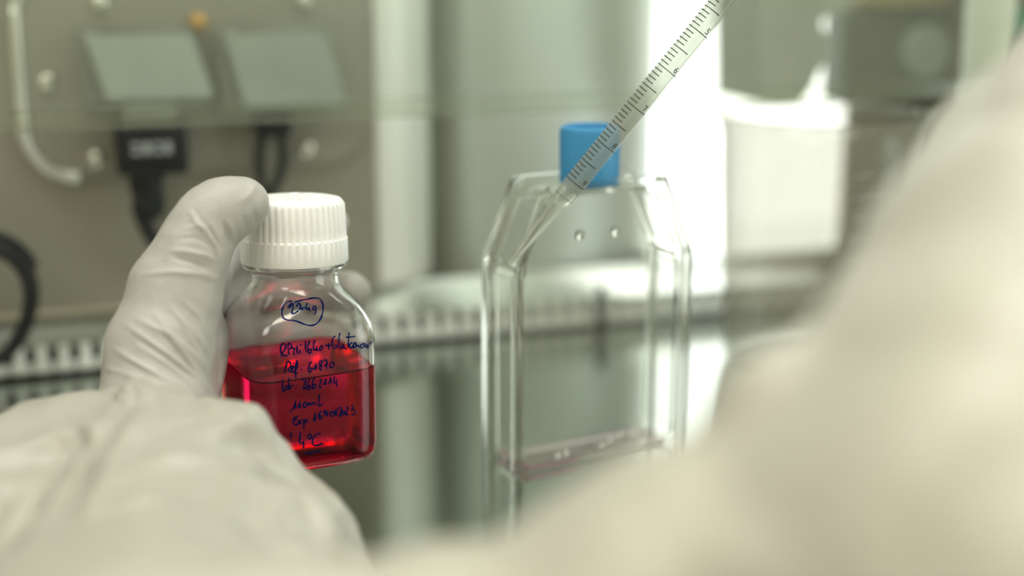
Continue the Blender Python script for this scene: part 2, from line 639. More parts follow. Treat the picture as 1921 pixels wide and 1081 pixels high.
# air return grille: comb of bars over a black block standing in for slot shade
g = empty('air_return_grille', WO, 'slotted steel air grille running along the foot of the rear wall', 'air grille', rz=ROTW)
bm = bmesh.new()
u = U_L + 0.01
k = 0
tabs = bmesh.new()
while u < U_END - 0.012:
    add_box(bm, (u, -0.0275, 0.0075), (u + 0.0054, -0.0243, 0.0145), 0.001, 2)
    # rounded tab of the lower lip
    pts_ = [(u - 0.0019, 0.0024), (u + 0.0075, 0.0024), (u + 0.0075, 0.0062), (u + 0.0065, 0.0076), (u + 0.0044, 0.0081), (u + 0.0012, 0.0081), (u - 0.0009, 0.0076), (u - 0.0019, 0.0062)]
    tabs.from_mesh(prism(pts_, -0.0290, -0.0250))
    u += 0.0102
link('slot_bars', from_bm(bm), 'bar_white', g, auto=40)
bmesh.ops.bevel(tabs, geom=[e for e in tabs.edges], offset=0.0007, segments=2, affect='EDGES')
link('lip_tabs', from_bm(tabs), 'bar_white', g, auto=40)
uj_, _ = wall_at(1127, 600, 0.03)
link('joint_strip', box_mesh((uj_ - 0.0028, -0.0312, 0.0004), (uj_ + 0.0028, -0.0292, 0.0235), 0.0008, 2), 'black_rubber', g, auto=40)
link('slot_shade', box_mesh((U_L, -0.024, 0.0004), (U_END, -0.006, 0.0133)), 'cavity_shade', g, smooth=False)
link('gap_shade', box_mesh((U_L, -0.0300, 0.0003), (U_END, -0.0242, 0.0023), 0.0008, 2), 'black_rubber', g, auto=40)  # black strip stands in for the shaded gap below the tabs

# work surface
wt = empty('work_surface', WO + np.array([0, 0, -0.0]), 'dark polished stainless steel work surface under the bottle and flask', 'work surface', rz=ROTW)
me = box_mesh((U_L - 0.1, -0.72, -0.02), (0.85, 0.0, 0.0))
link('top', me, 'steel_dark', wt, smooth=False)
link('front_edge', box_mesh((U_L - 0.1, -0.75, -0.05), (0.85, -0.7205, 0.0), 0.006, 3), 'satin_steel', wt, auto=40)
bs = empty('base_cabinet', WO + np.array([0, 0, -TOP]), 'cabinet base carrying the steel work surface', 'cabinet', rz=ROTW)
link('carcass', box_mesh((U_L - 0.1, -0.70, 0.0), (0.85, 0.02, TOP - 0.0205), 0.004), 'room_paint', bs, smooth=False)

# hood lamp
lamp = empty('ceiling_lamp', WO - 0.13 * WY + np.array([0, 0, H_TOP]), 'long fluorescent lamp under the cabinet ceiling', 'lamp', rz=ROTW)
link('lamp_housing', box_mesh((-0.45, -0.06, -0.03), (0.52, 0.06, 0.0), 0.004), 'frame_white', lamp, smooth=False)
link('lamp_diffuser', box_mesh((-0.06, -0.055, -0.034), (0.5, 0.055, -0.0302), 0.001), 'hood_glow', lamp, smooth=False)
l1 = area_light('hood_lamp_light', WO - 0.24 * WY - 0.08 * WX + np.array([0, 0, H_TOP - 0.040]), (0.8, 0.12), HOOD_LAMP_W, (0.96, 1.0, 0.93), rot=(0, 0, ROTW))
# room ceiling lamp, behind and above the worker
rl = empty('unseen_room_lamp', (0.35, -0.15, RZ), 'square ceiling lamp of the room above the worker', 'lamp')
link('lamp_housing', box_mesh((-0.65, -0.65, -0.05), (0.65, 0.65, 0), 0.005), 'frame_white', rl, smooth=False)
link('diffuser', box_mesh((-0.6, -0.6, -0.06), (0.6, 0.6, -0.0502)), 'tube_glow', rl, smooth=False)
area_light('room_lamp_light', (0.35, -0.15, RZ - 0.07), (1.0, 1.0), ROOM_LAMP_W, (1.0, 0.89, 0.65), rot=(0, 0, 0))

# unseen lamp added as frontal fill, far behind the worker to the left
fill_lamp = empty('unseen_room_lamp', (-0.9, -1.3, RZ), 'added square fill lamp far behind the worker', 'lamp')
link('lamp_housing', box_mesh((-0.55, -0.55, -0.05), (0.55, 0.55, 0), 0.005), 'frame_white', fill_lamp, smooth=False)
link('diffuser', box_mesh((-0.5, -0.5, -0.06), (0.5, 0.5, -0.0502)), 'tube_glow', fill_lamp, smooth=False)
area_light('front_fill_light', (-0.9, -1.3, RZ - 0.07), (1.0, 1.0), FRONT_FILL_W, (1.0, 0.94, 0.83), rot=(0, 0, 0))

# glass sash
SO = np.array([-0.0303, 0.6199, TOP])
S_Z0 = 0.1305
r = empty('glass_sash', SO, 'clear glass sash pulled partly down in front of the rear wall', 'glass sash', rz=R(17.0))
link('pane', box_mesh((-0.5, -0.0025, S_Z0 + 0.0085), (0.6, 0.0025, H_TOP - 0.09)), 'sash_glass', r, smooth=False)
link('edge_strip', box_mesh((-0.5, -0.003, S_Z0), (0.6, 0.003, S_Z0 + 0.0085), 0.0012, 2), 'sash_edge', r, auto=40)

# ================================================================== SOCKETS, PLATE, PLUGS on the left rear panel
def wp(px, py, out=0.0):
    u, z = wall_at(px, py, FRONT + out)
    return u, z

def rrect(u0, u1, z0, z1, r, n=10):
    pts = []
    for cx, cz, a0 in ((u1 - r, z1 - r, 0), (u0 + r, z1 - r, 90), (u0 + r, z0 + r, 180), (u1 - r, z0 + r, 270)):
        for k in range(n + 1):
            a = R(a0 + 90 * k / n)
            pts.append((cx + r * math.cos(a), cz + r * math.sin(a)))
    return pts

pl = empty('socket_plate', WO, 'large rounded metal plate on the rear wall carrying both power outlets', 'wall plate', rz=ROTW)
u0, zb = wp(52, 335); u1, _ = wp(692, 335); _, zt = wp(350, -70)
yb = -FRONT - 0.0005
link('plate_sheet', prism(rrect(u0, u1, zb, zt, 0.024), yb, yb - 0.003), 'plate', pl, auto=30)
rim = rrect(u0, u1, zb, zt, 0.024)
rim_pts = [(u, yb - 0.0030, z) for u, z in rim]
me = tube(smooth_path(rim_pts[11:33], 66), 0.0030, 12)
link('rim', me, 'rim_glint', pl)  # bright tube on the left only, shaped as the plate edge's highlight
def screw_at(px, py):
    u, z = wp(px, py, 0.004)
    prof = [(0.0042, 0.0), (0.0042, 0.0012), (0.0034, 0.0024), (0.0018, 0.0030), (0.0004, 0.0031)]
    me = lathe(prof, 24)
    o = link('screw', me, 'screw_steel', pl)
    o.rotation_euler = (R(90), 0, 0)
    o.location = (u, yb - 0.0030, z)
for q in ((187, 6), (88, 154), (182, 297), (575, 279), (570, 2)):
    screw_at(*q)
u, z = wp(371, 41, 0.004)
o = link('indicator_light', lathe([(0.0042, 0), (0.0042, 0.002), (0.003, 0.004), (0.0005, 0.0047)], 24), 'amber', pl)
o.rotation_euler = (R(90), 0, 0); o.location = (u, yb - 0.003, z)

def outlet(px0, px1, py_top, py_bot, open_out, label, group, lean=0.008):
    """square socket housing with a hinged flap tipped out at its foot"""
    uc, zt_ = wp(0.5 * (px0 + px1), py_top, 0.01)
    ua, _ = wp(px0, py_top, 0.01); ub_, _ = wp(px1, py_top, 0.01)
    _, zb_ = wp(0.5 * (px0 + px1), py_bot, open_out)
    w = ub_ - ua
    e = empty('power_outlet', WO + uc * WX + (yb - 0.0035) * WY + np.array([0, 0, 0.5 * (zt_ + zb_)]), label, 'power outlet', group, rz=ROTW)
    h = zt_ - zb_
    bm = bmesh.new()
    add_box(bm, (-w / 2 - 0.007, -0.012, -h / 2 - 0.004), (w / 2 - 0.002, 0.0, h / 2 + 0.002), 0.003, 3)
    link('housing', from_bm(bm), 'cover_side', e, auto=40)
    # flap: wedge
    t = 0.005
    y0, y1 = -0.0125, -open_out
    L_ = lean / 2
    v = [(-w / 2 - L_, y0, h / 2), (w / 2 - L_, y0, h / 2), (w / 2 + L_, y1, -h / 2), (-w / 2 + L_, y1, -h / 2),
         (-w / 2 - L_, y0 - t, h / 2), (w / 2 - L_, y0 - t, h / 2), (w / 2 + L_, y1 - t, -h / 2 + 0.001), (-w / 2 + L_, y1 - t, -h / 2 + 0.001)]
    f = [(3, 2, 1, 0), (4, 5, 6, 7), (0, 1, 5, 4), (1, 2, 6, 5), (2, 3, 7, 6), (3, 0, 4, 7)]
    bm = bmesh.new(); bm.from_mesh(pyd(v, f))
    bmesh.ops.bevel(bm, geom=list(bm.edges), offset=0.0012, segments=2, affect='EDGES')
    link('flap', from_bm(bm), 'cover_grey', e, auto=40)
    me = tube([(-w / 2 + 0.004, -0.0135, h / 2 + 0.001), (0, -0.0135, h / 2 + 0.001), (w / 2 - 0.004, -0.0135, h / 2 + 0.001)], 0.002, 10)
    link('hinge', me, 'cover_side', e)
    return e, w, h
oe, ow, oh = outlet(172, 372, 62, 188, 0.022, 'grey flap outlet with the black angled plug below it', 'power outlets on the plate')
oe2, ow2, oh2 = outlet(430, 622, 58, 203, 0.016, 'grey flap outlet nearer the wall seam, thin black cords below it', 'power outlets on the plate')

def wpt(px, py, out):
    u, z = wall_at(px, py, FRONT + out)
    return WO + u * WX - (FRONT + out) * WY + np.array([0, 0, z])

# big black plug and cord
pu, pz = wall_at(283, 278, FRONT + 0.020)
ploc = WO + pu * WX - (FRONT + 0.020) * WY + np.array([0, 0, pz])
pg = empty('power_plug', ploc, 'black angled power plug with grey print under the outlet flap', 'plug', rz=ROTW)
bm = bmesh.new()
add_box(bm, (-0.0165, -0.012, -0.0115), (0.0165, 0.012, 0.0125), 0.003, 3)
link('plug_body', from_bm(bm), 'black_rubber', pg, auto=40)
link('plug_neck', box_mesh((-0.0125, -0.010, 0.0125), (0.0125, 0.010, 0.0235), 0.002, 2), 'cover_side', pg, auto=40)
for k in range(3):
    pass
bm = bmesh.new()
for k, (a, b) in enumerate(((-0.0095, -0.006), (-0.0045, -0.001), (0.0005, 0.004), (0.0055, 0.0085))):
    for z0, z1 in (((-0.0012, 0.0045)),) if k % 2 else ((-0.0012, 0.0008), (0.0025, 0.0045)):
        add_box(bm, (a, -0.0123, z0), (b, -0.01205, z1))
link('printed_mark', from_bm(bm), 'print_grey', pg, smooth=False)
cpts = [(-0.003, 0, -0.011), (-0.003, 0, -0.020), (-0.001, 0.001, -0.030)]
def to_loc(p):
    q = np.asarray(p) - ploc
    return (q @ WX, q @ WY, q[2])
for q in ((262, 385, 0.018), (283, 440, 0.018), (318, 480, 0.018), (380, 500, 0.018), (440, 505, 0.02)):
    cpts.append(to_loc(wpt(*q)))
pp = smooth_path(cpts, 60)
rad = np.interp(np.linspace(0, 1, len(pp)), [0, 0.18, 0.42, 1], [0.0088, 0.0072, 0.0040, 0.0036])
link('cord', tube(pp, rad, 16), 'black_rubber', pg)

# second, thin pair of cords
q0 = wpt(512, 232, 0.016)
pg2 = empty('power_plug', q0, 'small black plug with two thin cords behind the white bottle cap', 'plug', rz=ROTW)
bm = bmesh.new()
add_box(bm, (-0.0085, -0.006, -0.006), (0.0085, 0.006, 0.008), 0.002, 2)
link('plug_body', from_bm(bm), 'black_rubber', pg2, auto=40)
def loc2(p):
    q = np.asarray(p) - q0
    return (q @ WX, q @ WY, q[2])
for path in (((527, 245, .016), (532, 290, .015), (525, 330, .015), (505, 370, .015), (480, 430, .015), (470, 500, .015)),
             ((495, 245, .016), (487, 290, .015), (490, 340, .015), (500, 390, .015), (515, 440, .015), (530, 500, .015))):
    link('cord', tube(smooth_path([loc2(wpt(*q)) for q in path], 50), 0.0024, 12), 'black_rubber', pg2)

# coil of black cable at the left
ck = wpt(-40, 560, 0.03)
cc = empty('cable_coil', ck, 'thick black cable looped against the rear wall at the far left', 'cable', rz=ROTW)
pts = []
for k in range(150):
    a = 2 * math.pi * k / 56 + 0.4
    rr = 0.0285 - 0.0024 * (k / 56) + 0.0012 * math.sin(3 * a)
    pts.append((rr * math.cos(a) * 0.92, -0.004 * (k / 56), rr * 1.12 * math.sin(a)))
link('cable', tube(pts, 0.0027, 10), 'black_rubber', cc)

# ================================================================== things at the upper right
def wall_box_px(px0, px1, py0, py1, out0, out1):
    ua, za = wall_at(px0, py0, out1)
    ub_, zb_ = wall_at(px1, py1, out1)
    return (ua, -out1, zb_), (ub_, -out0, za)
cb = empty('control_box', WO, 'grey control box with a rounded lower corner hanging above the beaker', 'control box', rz=ROTW)
def wpx(px, py, out=0.05):
    return wall_at(px, py, out)
outl = [(1424, -160), (1424, 192), (1450, 198), (1496, 196), (1516, 176), (1528, 152), (1540, 128), (1552, 106), (1552, 76), (1540, 46), (1548, 28), (1592, 20), (1598, -160)]
link('box_body', prism([wpx(*q) for q in outl], -0.05, -0.0005), 'grey_box', cb, auto=40)
lo2, hi2 = wall_box_px(1440, 1520, -150, -30, 0.0502, 0.053)
link('door', box_mesh(lo2, hi2, 0.001), 'cover_grey', cb, auto=40)

# dark instrument panel with round dial
dk = empty('instrument_panel', WO, 'dark panel with a pale round dial and khaki top edge at the upper right', 'instrument', rz=ROTW)
lo, hi = wall_box_px(1598, 1786, 16, 190, 0.0005, 0.03)
link('panel', box_mesh(lo, hi, 0.003, 2), 'box_dark', dk, auto=40)
lo, hi = wall_box_px(1640, 1786, -60, 14, 0.0005, 0.036)
link('top_edge', box_mesh(lo, hi, 0.003, 2), 'khaki', dk, auto=40)
u, z = wall_at(1733, 98, 0.032)
o = link('dial', lathe([(0.0145, 0), (0.0145, 0.006), (0.0132, 0.0075), (0.0005, 0.0078)], 40), 'cover_grey', dk, auto=40)
o.rotation_euler = (R(90), 0, 0); o.location = (u, -0.0303, z)

# pale hanging cylinder
h0 = np.asarray(P(1843, 212, 0.72))
hc = empty('hanging_cylinder', h0, 'pale plastic cylinder hanging beside the dark dial panel', 'cylinder')
o = link('cylinder_body', lathe([(0.0075, 0.0), (0.0105, 0.002), (0.0118, 0.006), (0.0122, 0.05), (0.0122, 0.098)], 40), 'pale_plastic', hc, auto=50)
o = link('collar', lathe([(0.0126, 0.0985), (0.0126, 0.106), (0.008, 0.108)], 40), 'pale_plastic', hc, auto=50)
h1 = np.asarray(P(1925, 45, 0.72))
o = tag(link('green_knob', lathe([(0.009, -0.008), (0.0105, -0.004), (0.0105, 0.004), (0.009, 0.008)], 32), 'green_plastic', auto=50), 'green plastic knob at the upper right edge above the sleeve', 'knob')
o.location = h1

# ================================================================== BEAKER
bkc = np.array([0.149, 0.678, TOP])
bk = empty('beaker', bkc + np.array([0, 0, 0.0005]), 'large clear plastic beaker with spouted rim standing before the rear wall', 'beaker', rz=R(12))
def spout_f(zr):
    def fn(t, i):
        z = prof_b[i][1]
        k = max(0.0, (z - 0.100) / 0.024) ** 2
        d = (t + math.pi) % (2 * math.pi) - math.pi
        return 1 + 0.17 * k * math.exp(-(d / 0.20) ** 2)
    return fn
prof_b = [(0.002, 0.0), (0.040, 0.0), (0.0425, 0.002), (0.0435, 0.006), (0.0478, 0.09), (0.0485, 0.115), (0.0500, 0.1205), (0.0525, 0.1235), (0.0530, 0.1245),
          (0.0520, 0.1247), (0.0490, 0.1215), (0.0474, 0.115), (0.0467, 0.09), (0.0424, 0.007), (0.0408, 0.0035), (0.002, 0.003)]
link('beaker_body', lathe(prof_b, 96, True, True, spout_f(0)), 'beaker_plastic', bk, auto=60)
bm = bmesh.new()
for k in range(9):
    z = 0.022 + k * 0.010
    for j in range(10 if k % 2 else 5):
        a = R(-95) + j * 0.032
        rr = 0.0437 + (0.0478 - 0.0437) * (z - 0.006) / 0.084 + 0.0002
        M = Matrix.Rotation(a, 4, 'Z') @ Matrix.Translation((rr, 0, z))
        add_box(bm, (-0.0001, -0.0008, -0.0003), (0.0002, 0.0008, 0.0003), M=M)
link('graduation', from_bm(bm), 'print_grey', bk, smooth=False)

# ================================================================== CULTURE FLASK
FYAW = R(28.06)
FA = np.array([0.00515, 0.52619, TOP])
fx = np.array([math.cos(FYAW), math.sin(FYAW), 0]); fy = np.array([-math.sin(FYAW), math.cos(FYAW), 0])
FW, FD = 0.0728, 0.0285
FC = FA + fx * FW / 2 + fy * FD / 2
fl = empty('culture_flask', FC + np.array([0, 0, 0.0004]), 'clear empty cell culture flask with blue cap standing on the steel', 'flask', rz=FYAW)
def flask_shell(t, top_open=False):
    """outline in x-z, thickness along y, wall inset t"""
    w, d = FW / 2 - t, FD / 2 - t
    z0 = t
    zs, zp = 0.0822, 0.1105
    xs = 0.0245 - t * 0.5
    out = [(-w, z0), (w, z0), (w, zs - t * 0.4), (xs, zp - t), (-xs, zp - t), (-w, zs - t * 0.4)]
    n = len(out)
    v = [(x, -d, z) for x, z in out] + [(x, d, z) for x, z in out]
    f = [tuple(range(n)), tuple(range(2 * n - 1, n - 1, -1))] + [(i, (i + 1) % n, n + (i + 1) % n, n + i) for i in range(n)]
    bm = bmesh.new(); bm.from_mesh(pyd(v, f))
    bmesh.ops.bevel(bm, geom=list(bm.edges), offset=0.0042 - t * 0.9, segments=4, affect='EDGES')
    bmesh.ops.recalc_face_normals(bm, faces=bm.faces)
    return bm
bo = flask_shell(0.0)
bi = flask_shell(0.0013)
bmesh.ops.reverse_faces(bi, faces=bi.faces)
tmp = bpy.data.meshes.new('t'); bi.to_mesh(tmp); bi.free()
bo.from_mesh(tmp); bpy.data.meshes.remove(tmp)
link('flask_body', from_bm(bo, False), 'polystyrene', fl, auto=30)
# neck between the shoulders and the cap
link('neck', lathe([(0.0098, 0.1095), (0.0098, 0.1135), (0.0085, 0.1135), (0.0085, 0.1095), (0.0098, 0.1095)], 48, False, False), 'polystyrene', fl, auto=40)
# hollow-topped blue cap with fine knurl
def knurl(t, i):
    return 1 + (0.006 * math.cos(60 * t) if 1 <= i <= 2 else 0)
cp = [(0.0105, 0.1118), (0.0117, 0.1124), (0.0119, 0.1320), (0.0114, 0.1342), (0.0103, 0.1345), (0.0098, 0.1335), (0.0094, 0.1250), (0.0005, 0.1248)]
link('cap', lathe(cp, 240, True, True, knurl), 'blue_cap', fl, auto=35)
# last pink wash of medium along the bottom and two moulded pips on the front
bm = bmesh.new()
add_box(bm, (-FW / 2 + 0.0018, -FD / 2 + 0.0018, 0.00145), (FW / 2 - 0.0018, FD / 2 - 0.0018, 0.00175), 0.0001, 1)
res = link('medium_residue', from_bm(bm), 'pink_film', fl, auto=40)
rx, ry = FW / 2 - 0.0026, FD / 2 - 0.0026
rp = [(-rx * 0.3, -ry, 0.0019), (-rx * 0.6, -ry, 0.0019), (-rx + 0.001, -ry + 0.0003, 0.0019), (-rx, -ry + 0.002, 0.0019), (-rx, 0, 0.0019), (-rx, ry, 0.0019)]
link('pink_rim', tube(smooth_path(rp, 40), 0.0006, 10), 'pink_drop', res)
for x, z in ((-0.0125, 0.0945), (0.0035, 0.0945)):
    o = link('moulded_pip', lathe([(0.0022, -0.0004), (0.0022, 0.0003), (0.0015, 0.0009), (0.0002, 0.0011)], 24), 'polystyrene', fl)
    o.rotation_euler = (R(90), 0, 0); o.location = (x, -FD / 2 - 0.0001, z)
for x, y in ((-0.016, -0.006), (-0.011, -0.004), (0.006, -0.004), (0.012, -0.001), (0.019, 0.003), (0.025, 0.002)):
    o = link('droplet', lathe([(0.0016, 0), (0.0014, 0.0006), (0.0008, 0.0011), (0.0001, 0.0013)], 16), 'polystyrene', fl)
    o.location = (x, y, 0.0022)

# ================================================================== MEDIUM BOTTLE
BYAW = R(27.5)
BTILT = R(-4.0)            # the bottle leans a little away from the viewer in the hand
BM = Matrix.Rotation(BTILT, 3, 'X') @ Matrix.Rotation(BYAW, 3, 'Z')
BMN = np.array(BM)
BC = np.array([-0.0786, 0.4997, TOP + 0.0190 + 0.045]) - np.array(Matrix.Rotation(BTILT, 3, 'X')) @ np.array([0, 0, 0.045])
bt = empty('medium_bottle', BC, 'square clear bottle of pink medium with white cap held in the gloved hand', 'bottle')
bt.rotation_euler = BM.to_euler()
HW = 0.0240
def bsec(hw, n, z, k=96):
    pts = []
    for j in range(k):
        t = 2 * math.pi * j / k
        c, s = math.cos(t), math.sin(t)
        rr = (abs(c) ** n + abs(s) ** n) ** (-1 / n)
        pts.append((hw * rr * c, hw * rr * s, z))
    return pts
BOT = [(0.0190, 5.0, 0.0), (0.0212, 5.2, 0.0004), (0.0229, 5.4, 0.0019), (0.0237, 5.6, 0.0042), (0.0240, 5.8, 0.0075), (0.0240, 6.0, 0.0200), (0.0240, 6.0, 0.0365), (0.0240, 6.0, 0.0465),
       (0.0239, 5.6, 0.0495), (0.0235, 5.0, 0.0525), (0.0226, 4.3, 0.0555), (0.0212, 3.6, 0.0585), (0.0194, 3.0, 0.0612), (0.0177, 2.5, 0.0635), (0.0164, 2.15, 0.0655),
       (0.0158, 2.0, 0.0672), (0.0156, 2.0, 0.0700), (0.0158, 2.0, 0.0712), (0.0186, 2.0, 0.0722), (0.0188, 2.0, 0.0732), (0.0186, 2.0, 0.0742), (0.0158, 2.0, 0.0746), (0.0156, 2.0, 0.0830)]
BOT = [(h, n_, z + 0.0016 * (1 - min(z / 0.04, 1))) for h, n_, z in BOT]
def loft(rings, cap0, cap1, flip=False):
    k = len(rings[0])
    v = [p for r_ in rings for p in r_]
    f = []
    for i in range(len(rings) - 1):
        for j in range(k):
            a, b = i * k + j, i * k + (j + 1) % k
            f.append((a, b, b + k, a + k))
    if cap0: f.append(tuple(range(k - 1, -1, -1)))
    if cap1:
        m = (len(rings) - 1) * k
        f.append(tuple(range(m, m + k)))
    if flip:
        f = [tuple(reversed(x)) for x in f]
    return v, f
outer = [bsec(*q) for q in BOT]
TH = 0.0011
inner_p = [(max(h - TH, 0.001), n_, z) for h, n_, z in BOT]
inner_p[0] = (0.0185, 5.0, 0.0028); inner_p[1] = (0.0203, 5.2, 0.0032); inner_p[2] = (0.0219, 5.4, 0.0046)
inner_p = [q if not (0.071 < q[2] < 0.0745) else (0.0147, 2.0, q[2]) for q in inner_p]
inner = [bsec(*q) for q in inner_p]
v1, f1 = loft(outer, True, False)
v2, f2 = loft(inner, True, False, flip=True)
k = len(v1); n = 96
f = f1 + [tuple(i + k for i in q) for q in f2]
a0 = (len(outer) - 1) * n; b0 = k + (len(inner) - 1) * n
f += [(a0 + j, a0 + (j + 1) % n, b0 + (j + 1) % n, b0 + j) for j in range(n)]
bottle_me = pyd(v1 + v2, f)
body = link('bottle_body', bottle_me, 'pet', bt, auto=70)
# liquid, slightly biting into the wall so no air film is left
LZ = 0.0372
lp = [(h - 0.0006, n_, max(z, 0.0024)) for h, n_, z in BOT if z < LZ - 0.004] + [(0.0234, 6.0, LZ - 0.0035)]
lp[0] = (0.0188, 5.0, 0.0023)
lr = [bsec(*q) for q in lp] + [bsec(0.02335, 6.0, LZ + 0.0007), bsec(0.0229, 6.0, LZ + 0.0001), bsec(0.0220, 6.0, LZ - 0.0001), bsec(0.010, 5.0, LZ - 0.0001)]
up_l = BMN.T @ np.array([0, 0, 1.0])          # the surface stays level in the leaning bottle
lr = [[(x, y, z - (x * up_l[0] + y * up_l[1]) / up_l[2]) if z > LZ - 0.001 else (x, y, z) for x, y, z in r_] for r_ in lr]
v, f = loft(lr, True, True)
link('liquid_medium', pyd(v, f), 'medium', bt, auto=50)
# white cap: smooth skirt, ribbed upper part, embossed top
def ribs(t, i):
    if not (4 <= i <= 6): return 1.0
    s = 0.5 + 0.5 * math.cos(46 * t)
    return 1 + 0.030 * (min(1, max(0, s * 2.2 - 0.45)))
CB = 0.0737
cpz = [(0.0172, CB), (0.0191, CB + 0.0004), (0.01935, CB + 0.0012), (0.0192, CB + 0.0088), (0.0183, CB + 0.0095), (0.0182, CB + 0.0125), (0.0179, CB + 0.0211),
       (0.0177, CB + 0.0223), (0.0168, CB + 0.0232), (0.0150, CB + 0.0236), (0.0005, CB + 0.0236)]
cap = link('cap', lathe(cpz, 500, True, True, ribs), 'white_cap', bt, auto=40)
bm = bmesh.new()
for k in range(7):
    a = R(200 + k * 38)
    M = Matrix.Rotation(a, 4, 'Z') @ Matrix.Translation((0.0085, 0, CB + 0.0236))
    add_box(bm, (-0.0022, -0.0018, -0.0001), (0.0022, 0.0018, 0.0006), 0.0002, 1, M)
link('embossing', from_bm(bm), 'white_cap', cap, auto=40)

# handwriting in blue marker, drawn on the bottle wall
S = []
def st(ox, oy, sc, *lines):
    for l in lines:
        S.append([(ox + x / sc, oy + y / sc) for x, y in l])
st(515, 550, 15.445,
   [(500,235),(400,250),(310,320),(240,430),(215,540),(225,650),(280,740),(390,785),(560,800),(700,840),(850,900),(980,935),(1080,940),(1180,910),(1270,840),(1340,730),(1385,600),(1405,450),(1390,300),(1330,190),(1250,150),(1100,150),(950,180),(800,205),(680,240),(570,280)],
   [(400,440),(405,395),(450,330),(510,300),(535,340),(530,450),(505,560),(540,595),(610,570),(690,510)], [(400,430),(450,400),(490,330)],
   [(640,400),(670,330),(710,300),(740,340),(770,430),(810,510)], [(700,450),(780,450),(880,420)],
   [(950,290),(920,370),(915,430),(940,470),(1000,430),(1010,450)], [(940,480),(1000,480),(1050,530)],
   [(1200,470),(1140,490),(1105,450),(1140,380),(1180,400),(1200,470),(1190,560),(1160,620)])
st(515, 620, 12.01,
   [(150,320),(135,420),(145,500),(165,590)], [(140,340),(200,300),(250,340),(240,420),(195,490),(160,510)], [(170,520),(220,570),(290,565)],
   [(300,320),(310,430),(325,550)], [(300,330),(340,290),(380,340),(370,400),(330,430)],
   [(390,380),(430,420),(440,560)], [(430,430),(470,410),(500,420)], [(510,330),(505,450),(520,520),(550,515)],
   [(565,440),(575,490),(600,510)], [(580,305),(590,325),(600,340)],
   [(700,230),(700,380),(720,500)], [(795,230),(755,350),(755,460),(790,515),(830,480),(815,430),(770,440)],
   [(905,220),(880,320),(880,420),(930,440),(960,430)], [(945,350),(950,420),(985,470)], [(1050,350),(1015,410),(1030,455),(1070,420),(1075,360),(1040,345)],
   [(290,680),(260,800),(235,960)], [(270,700),(330,710),(370,770),(350,830),(310,900),(370,940)],
   [(370,890),(430,840),(430,800),(390,820),(375,890),(410,940),(460,930)], [(420,732),(430,745),(438,760)],
   [(500,670),(480,760),(470,900),(480,1080)], [(500,670),(520,720),(510,820),(480,900)], [(450,970),(490,966),(530,960)], [(602,878),(612,886),(622,890)],
   [(830,700),(780,790),(760,880),(790,940),(830,900),(820,850),(780,860)], [(850,880),(900,850),(940,740)], [(938,760),(935,820),(930,900)],
   [(1070,680),(1020,700),(1015,760),(1060,820),(1060,880),(1025,885),(1015,830),(1060,760),(1080,690)],
   [(1110,690),(1160,660),(1180,700),(1170,780),(1165,870)], [(1110,800),(1155,787),(1200,770)])
st(600, 615, 11.38,
   [(260,735),(215,800),(235,855),(290,830),(300,760),(265,735)], [(110,385),(180,380),(240,375)], [(185,320),(187,400),(190,470)],
   [(330,175),(280,220),(260,310),(270,400),(310,440),(350,420),(355,370),(310,370)], [(430,110),(410,200),(405,330),(410,430),(440,450)],
   [(460,340),(455,440),(490,410),(510,350),(520,430),(580,455)], [(620,105),(610,250),(610,420)], [(555,205),(680,195),(755,185)],
   [(690,310),(640,360),(640,430),(690,410),(720,330),(720,420),(770,400)], [(730,330),(760,320),(770,390),(800,370),(830,400)],
   [(940,330),(870,370),(850,410),(890,430),(940,390),(960,330),(965,390),(1000,420)], [(1000,340),(1020,430),(1060,350),(1120,290)])
st(515, 700, 12.715,
   [(195,150),(190,280),(200,420),(240,420),(290,370)], [(310,290),(260,340),(280,390),(340,350),(320,290)], [(345,120),(340,280),(350,380),(400,330),(460,280)], [(310,310),(345,305),(380,300)],
   [(505,283),(510,290),(515,297)], [(505,358),(510,364),(515,370)], [(660,170),(710,130),(740,170),(720,270),(680,370),(740,350),(770,360)],
   [(850,140),(800,220),(780,340),(800,405),(850,370),(845,300),(790,310)], [(960,110),(910,200),(900,320),(930,370),(985,330),(970,270),(910,290)],
   [(1070,190),(1100,150),(1105,190),(1080,270),(1075,340),(1120,345)], [(1155,280),(1200,230),(1220,140),(1220,290)], [(1275,260),(1320,190),(1335,110),(1350,280)],
   [(1435,70),(1410,180),(1420,240),(1480,210)], [(1480,150),(1475,240),(1490,320)],
   [(360,930),(440,850),(490,740),(505,660),(495,760),(500,860)], [(540,840),(590,760),(605,680),(610,850)], [(730,690),(680,760),(690,820),(750,800),(765,720),(730,690)],
   [(780,770),(820,720),(830,770),(870,730),(890,760),(910,700),(950,720),(1000,740)], [(1070,510),(1065,640),(1050,750),(1090,780),(1160,720)])
